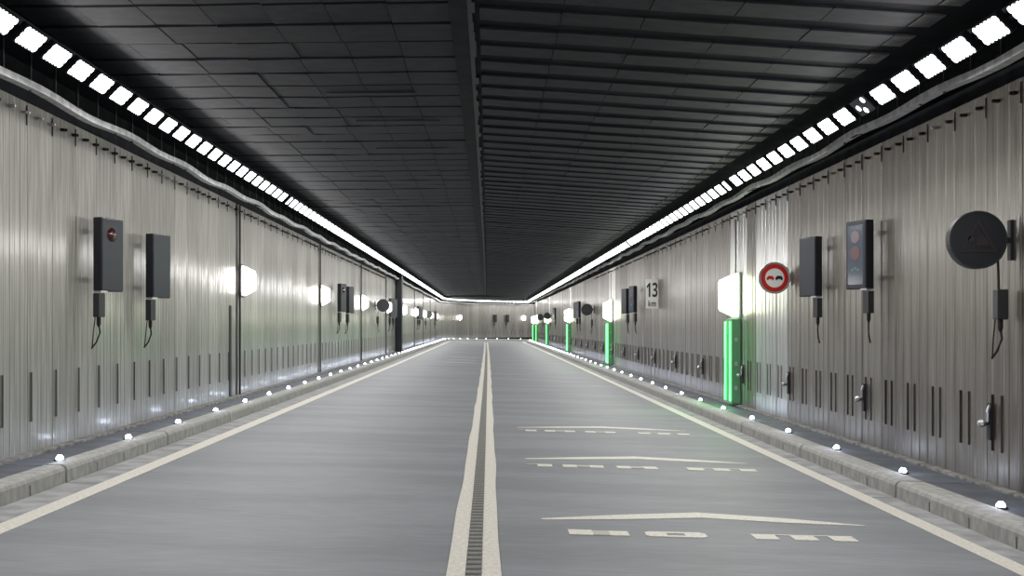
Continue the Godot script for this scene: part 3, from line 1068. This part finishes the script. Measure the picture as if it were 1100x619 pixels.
# escape-light pillar: a green-lit cabinet with two tubes below a bright light box
func escape_pillar(t: float, label: String):
	var fr := frame(1, t, 0.0, 0.0)
	fr.origin.y = ground(5.2) + KERB + 0.02
	var root := thing("escape_light", fr, label, "emergency light", "escape lights along the right wall")
	var st := mb()
	rounded(st, Transform3D(Basis(), Vector3(0, 0.9, 0)), 0.46, 1.76, 0.02, 0.2, 0.02)
	build(st, "cabinet", M.cabinet, root)
	for y in [0.35, 0.85, 1.35]:
		st = mb()
		box(st, Transform3D(), Vector3(0.226, y - 0.04, 0.08), Vector3(0.236, y + 0.04, 0.14))
		build(st, "socket", M.cabinet_trim, root)
	for s in [-1, 1]:
		st = mb()
		tube(st, Transform3D(), [Vector3(s * 0.2, 0.08, 0.225), Vector3(s * 0.2, 1.72, 0.225)], 0.022, 10)
		build(st, "green_tube", M.green, root)
		var l := AreaLight3D.new()
		l.area_size = Vector2(0.044, 1.64)
		l.light_color = Color(0.12, 1.0, 0.38)
		l.light_energy = GREEN
		l.area_range = 40.0
		l.shadow_enabled = true
		l.transform = Transform3D(Basis(Vector3.UP, PI), Vector3(s * 0.2, 0.9, 0.255))
		root.add_child(l)
	st = mb()
	rounded(st, Transform3D(Basis(), Vector3(0, 2.27, 0)), 0.56, 0.94, 0.02, 0.06, 0.02)
	build(st, "back_plate", M.cabinet_trim, root)
	st = mb()
	frustum(st, Vector3(0, 2.27, 0), Vector2(0.52, 0.9), Vector2(0.34, 0.64), 0.06, 0.38)
	build(st, "light_box", M.lightbox, root)
	for q in [[Vector3(0, 2.27, 0.4), PI, Vector2(0.34, 0.62)], [Vector3(0.28, 2.27, 0.21), -PI / 2, Vector2(0.24, 0.7)], [Vector3(-0.28, 2.27, 0.21), PI / 2, Vector2(0.24, 0.7)]]:
		var l := AreaLight3D.new()
		l.area_size = q[2]
		l.light_color = Color(0.93, 1.0, 0.78)
		l.light_energy = BOXLIGHT
		l.area_range = 60.0
		l.shadow_enabled = true
		l.transform = Transform3D(Basis(Vector3.UP, q[1]), q[0])
		root.add_child(l)
	st = mb()
	tube(st, Transform3D(), [Vector3(0, 2.7, 0.06), Vector3(0, 3.85, 0.06)], 0.014, 6)
	build(st, "conduit", M.ballast, root)

# a luminous box that tapers towards the road, with chamfered corners
func frustum(st: SurfaceTool, c: Vector3, back: Vector2, front: Vector2, z0: float, z1: float):
	var rings := []
	for q in [[back, z0], [front, z1 - 0.02], [front - Vector2(0.04, 0.04), z1]]:
		var h: Vector2 = q[0] / 2.0
		var k := 0.04
		var ring := []
		for p in [Vector2(h.x, h.y - k), Vector2(h.x - k, h.y), Vector2(k - h.x, h.y), Vector2(-h.x, h.y - k), Vector2(-h.x, k - h.y), Vector2(k - h.x, -h.y), Vector2(h.x - k, -h.y), Vector2(h.x, k - h.y)]:
			ring.append(c + V(p, q[1]))
		rings.append(ring)
	for j in 2:
		for k in 8:
			var i := (k + 1) % 8
			quad(st, rings[j][k], rings[j][i], rings[j + 1][i], rings[j + 1][k], rings[j][k] + rings[j][i] - 2.0 * c)
	for k in 8:
		tri(st, c + Vector3(0, 0, z1), rings[2][k], rings[2][(k + 1) % 8], Vector3(0, 0, 1))

func wall_light(t: float, label: String):
	var fr := frame(-1, t, 0.0, 2.62)
	var root := thing("box_light", fr, label, "wall light", "white box lights along the left wall")
	var st := mb()
	rounded(st, Transform3D(), 0.38, 0.66, 0.012, 0.045, 0.02)
	build(st, "back_plate", M.ballast, root)
	st = mb()
	frustum(st, Vector3.ZERO, Vector2(0.34, 0.6), Vector2(0.2, 0.4), 0.045, 0.27)
	build(st, "light_box", M.wallbox, root)
	for q in [[Vector3(0, 0, 0.3), PI, Vector2(0.2, 0.4)], [Vector3(0.2, 0, 0.16), -PI / 2, Vector2(0.18, 0.5)], [Vector3(-0.2, 0, 0.16), PI / 2, Vector2(0.18, 0.5)]]:
		var l := AreaLight3D.new()
		l.area_size = q[2]
		l.light_color = Color(1.0, 0.98, 0.94)
		l.light_energy = WALLBOX
		l.area_range = 60.0
		l.shadow_enabled = true
		l.transform = Transform3D(Basis(Vector3.UP, q[1]), q[0])
		root.add_child(l)
	if t < 95.0:
		st = mb()
		tube(st, Transform3D(), [Vector3(-0.24, -2.28, 0.03), Vector3(-0.24, 1.5, 0.03)], 0.02, 8)
		build(st, "conduit_pole", M.dark, root)
		st = mb()
		for y in [0.24, -0.26]:
			box(st, Transform3D(), Vector3(-0.27, y - 0.03, 0.01), Vector3(-0.17, y + 0.03, 0.06))
		build(st, "clamp", M.ballast, root)

func latches():
	var st := mb()
	rounded(st, Transform3D(), 0.07, 0.38, 0.0, 0.03, 0.015)
	var plate := st.commit()
	st = mb()
	lathe(st, Transform3D(Basis(), Vector3(-0.02, -0.02, 0.03)), [Vector2(0, 0.1), Vector2(0.03, 0.09), Vector2(0.042, 0.06), Vector2(0.03, 0.03), Vector2(0.018, 0.0)], 14)
	tube(st, Transform3D(), [Vector3(0.0, 0.0, 0.04), Vector3(0.02, 0.1, 0.05), Vector3(0.025, 0.17, 0.03)], 0.018, 8)
	var knob := st.commit()
	var proto: Node3D = null
	for k in 26:
		var t := 9.8 + k * 3.3 - (0.35 if k == 3 else 0.0)
		var fr := frame(1, t, 0.02, 0.72)
		var label := "dark plate with chrome handle low on the right wall"
		if proto == null:
			proto = thing("panel_latch", fr, "dark plate with chrome handle at the right edge, the nearest", "latch", "latches low on the right wall")
			put(plate, "plate", M.dark, proto)
			put(knob, "handle", M.steel, proto)
		else:
			copy(proto, "panel_latch", fr, label if k > 9 else "dark plate with chrome handle low on right wall, %s from the near end" % NTH[k])

func pillar():
	var fr := frame(-1, 51.5, 0.16, 0.0, true)
	var root := thing("duct_pillar", fr, "dark square duct pillar standing against the left wall", "pillar")
	var st := mb()
	box(st, Transform3D(), Vector3(-0.35, KERB, -0.14), Vector3(0.35, 4.55, 0.2))
	build(st, "casing", M.lamp, root)
	st = mb()
	box(st, Transform3D(), Vector3(-0.4, KERB, -0.16), Vector3(0.4, KERB + 0.12, 0.24))
	build(st, "foot", M.dark, root)

const LAMP := 1.3
const STUD := 0.05
const GREEN := 0.7
const BOXLIGHT := 0.45
const WALLBOX := 0.2

func _ready():
	var cam := Camera3D.new()
	cam.name = "camera"
	cam.projection = Camera3D.PROJECTION_FRUSTUM
	cam.near = 0.1
	cam.far = 400.0
	cam.size = 619.0 / 1020.0 * 0.1
	cam.frustum_offset = Vector2(24.0, 40.5) / 1020.0 * 0.1
	cam.position = Vector3(0, EYE, 0)
	cam.current = true
	add_child(cam)
	var env := Environment.new()
	env.background_mode = Environment.BG_COLOR
	env.background_color = Color(0.02, 0.02, 0.025)
	env.tonemap_mode = Environment.TONE_MAPPER_LINEAR
	env.tonemap_exposure = 1.0
	env.sdfgi_enabled = true
	env.ssao_enabled = true
	env.ssil_enabled = true
	var we := WorldEnvironment.new()
	we.name = "environment"
	we.environment = env
	add_child(we)
	materials()
	road()
	kerbs()
	walls()
	ceiling()
	lamps()
	studs()
	for q in [[19.8, "nearest green-tubed escape light, just before the no-overtaking sign"], [39.9, "green-tubed escape light beside the kilometre plate, second from the camera"], [59.9, "third green-tubed escape light along the right wall"], [80.5, "fourth green-tubed escape light along the right wall, small"], [97.0, "fifth green-tubed escape light, near the far bend"], [104.0, "last tiny green escape light at the far bend"]]:
		escape_pillar(q[0], q[1])
	for k in 9:
		wall_light(19.25 + 9.1 * k, "glowing white box light on the left wall, %s from the camera" % NTH[k])
	wall_light(105.8, "tiny glowing box light on the left part of the far wall")
	wall_light(117.2, "tiny glowing box light at the right end of the far wall")
	no_overtaking()
	kilometre_sign()
	signal_box(-1, 11.95, 2.6, "lens", "dark box with a red lens, nearest on the left wall")
	signal_box(-1, 13.75, 2.57, "plain", "plain dark blue box, second nearest on the left wall")
	signal_box(-1, 31.0, 2.62, "lens", "dark box with red lens in the middle of the left wall")
	signal_box(-1, 32.8, 2.6, "plain", "plain dark box just beyond the mid-wall red lens box, left")
	signal_box(-1, 47.0, 2.6, "lens", "dark box just before the duct pillar, left wall")
	signal_box(-1, 48.6, 2.6, "plain", "dark box almost touching the duct pillar, left wall")
	signal_box(-1, 66.0, 2.6, "lens", "small dark box past the duct pillar, left wall")
	signal_box(-1, 67.8, 2.6, "plain", "second small dark box past the duct pillar, left wall")
	signal_box(-1, 88.0, 2.6, "plain", "tiny dark box near the far bend, left wall")
	signal_box(1, 12.75, 2.66, "screen", "signal box with grey screen and unlit red lamps, right wall")
	signal_box(1, 14.7, 2.62, "plain", "plain dark box between no-overtaking sign and screen box, right wall")
	signal_box(1, 32.8, 2.62, "screen", "screen signal box just below and beyond the kilometre plate")
	signal_box(1, 34.6, 2.6, "plain", "plain dark box between kilometre plate and second escape light")
	signal_box(1, 52.5, 2.6, "screen", "small screen box between second and third escape lights")
	signal_box(1, 54.0, 2.6, "plain", "small plain box next to the third escape light")
	signal_box(1, 71.0, 2.6, "screen", "tiny screen box between third and fourth escape lights")
	signal_box(-1, 112.6, 2.55, "plain", "left one of two slim boxes on the far wall", 0.0)
	signal_box(-1, 114.6, 2.55, "plain", "right one of two slim boxes on the far wall", 0.0)
	round_sign(1, 9.4, 2.56, "large round black warning sign with unlit triangle, far right edge")
	round_sign(1, 46.6, 2.5, "small round dark sign between second and third escape lights")
	round_sign(1, 77.0, 2.5, "tiny round dark sign above the fourth escape light")
	round_sign(1, 87.0, 2.5, "tiny round dark sign between fourth and fifth escape lights")
	round_sign(-1, 42.0, 2.6, "round sign back just before the duct pillar, left wall", true)
	round_sign(-1, 75.0, 2.6, "tiny round sign back near the far bend, left wall", true)
	latches()
	pillar()
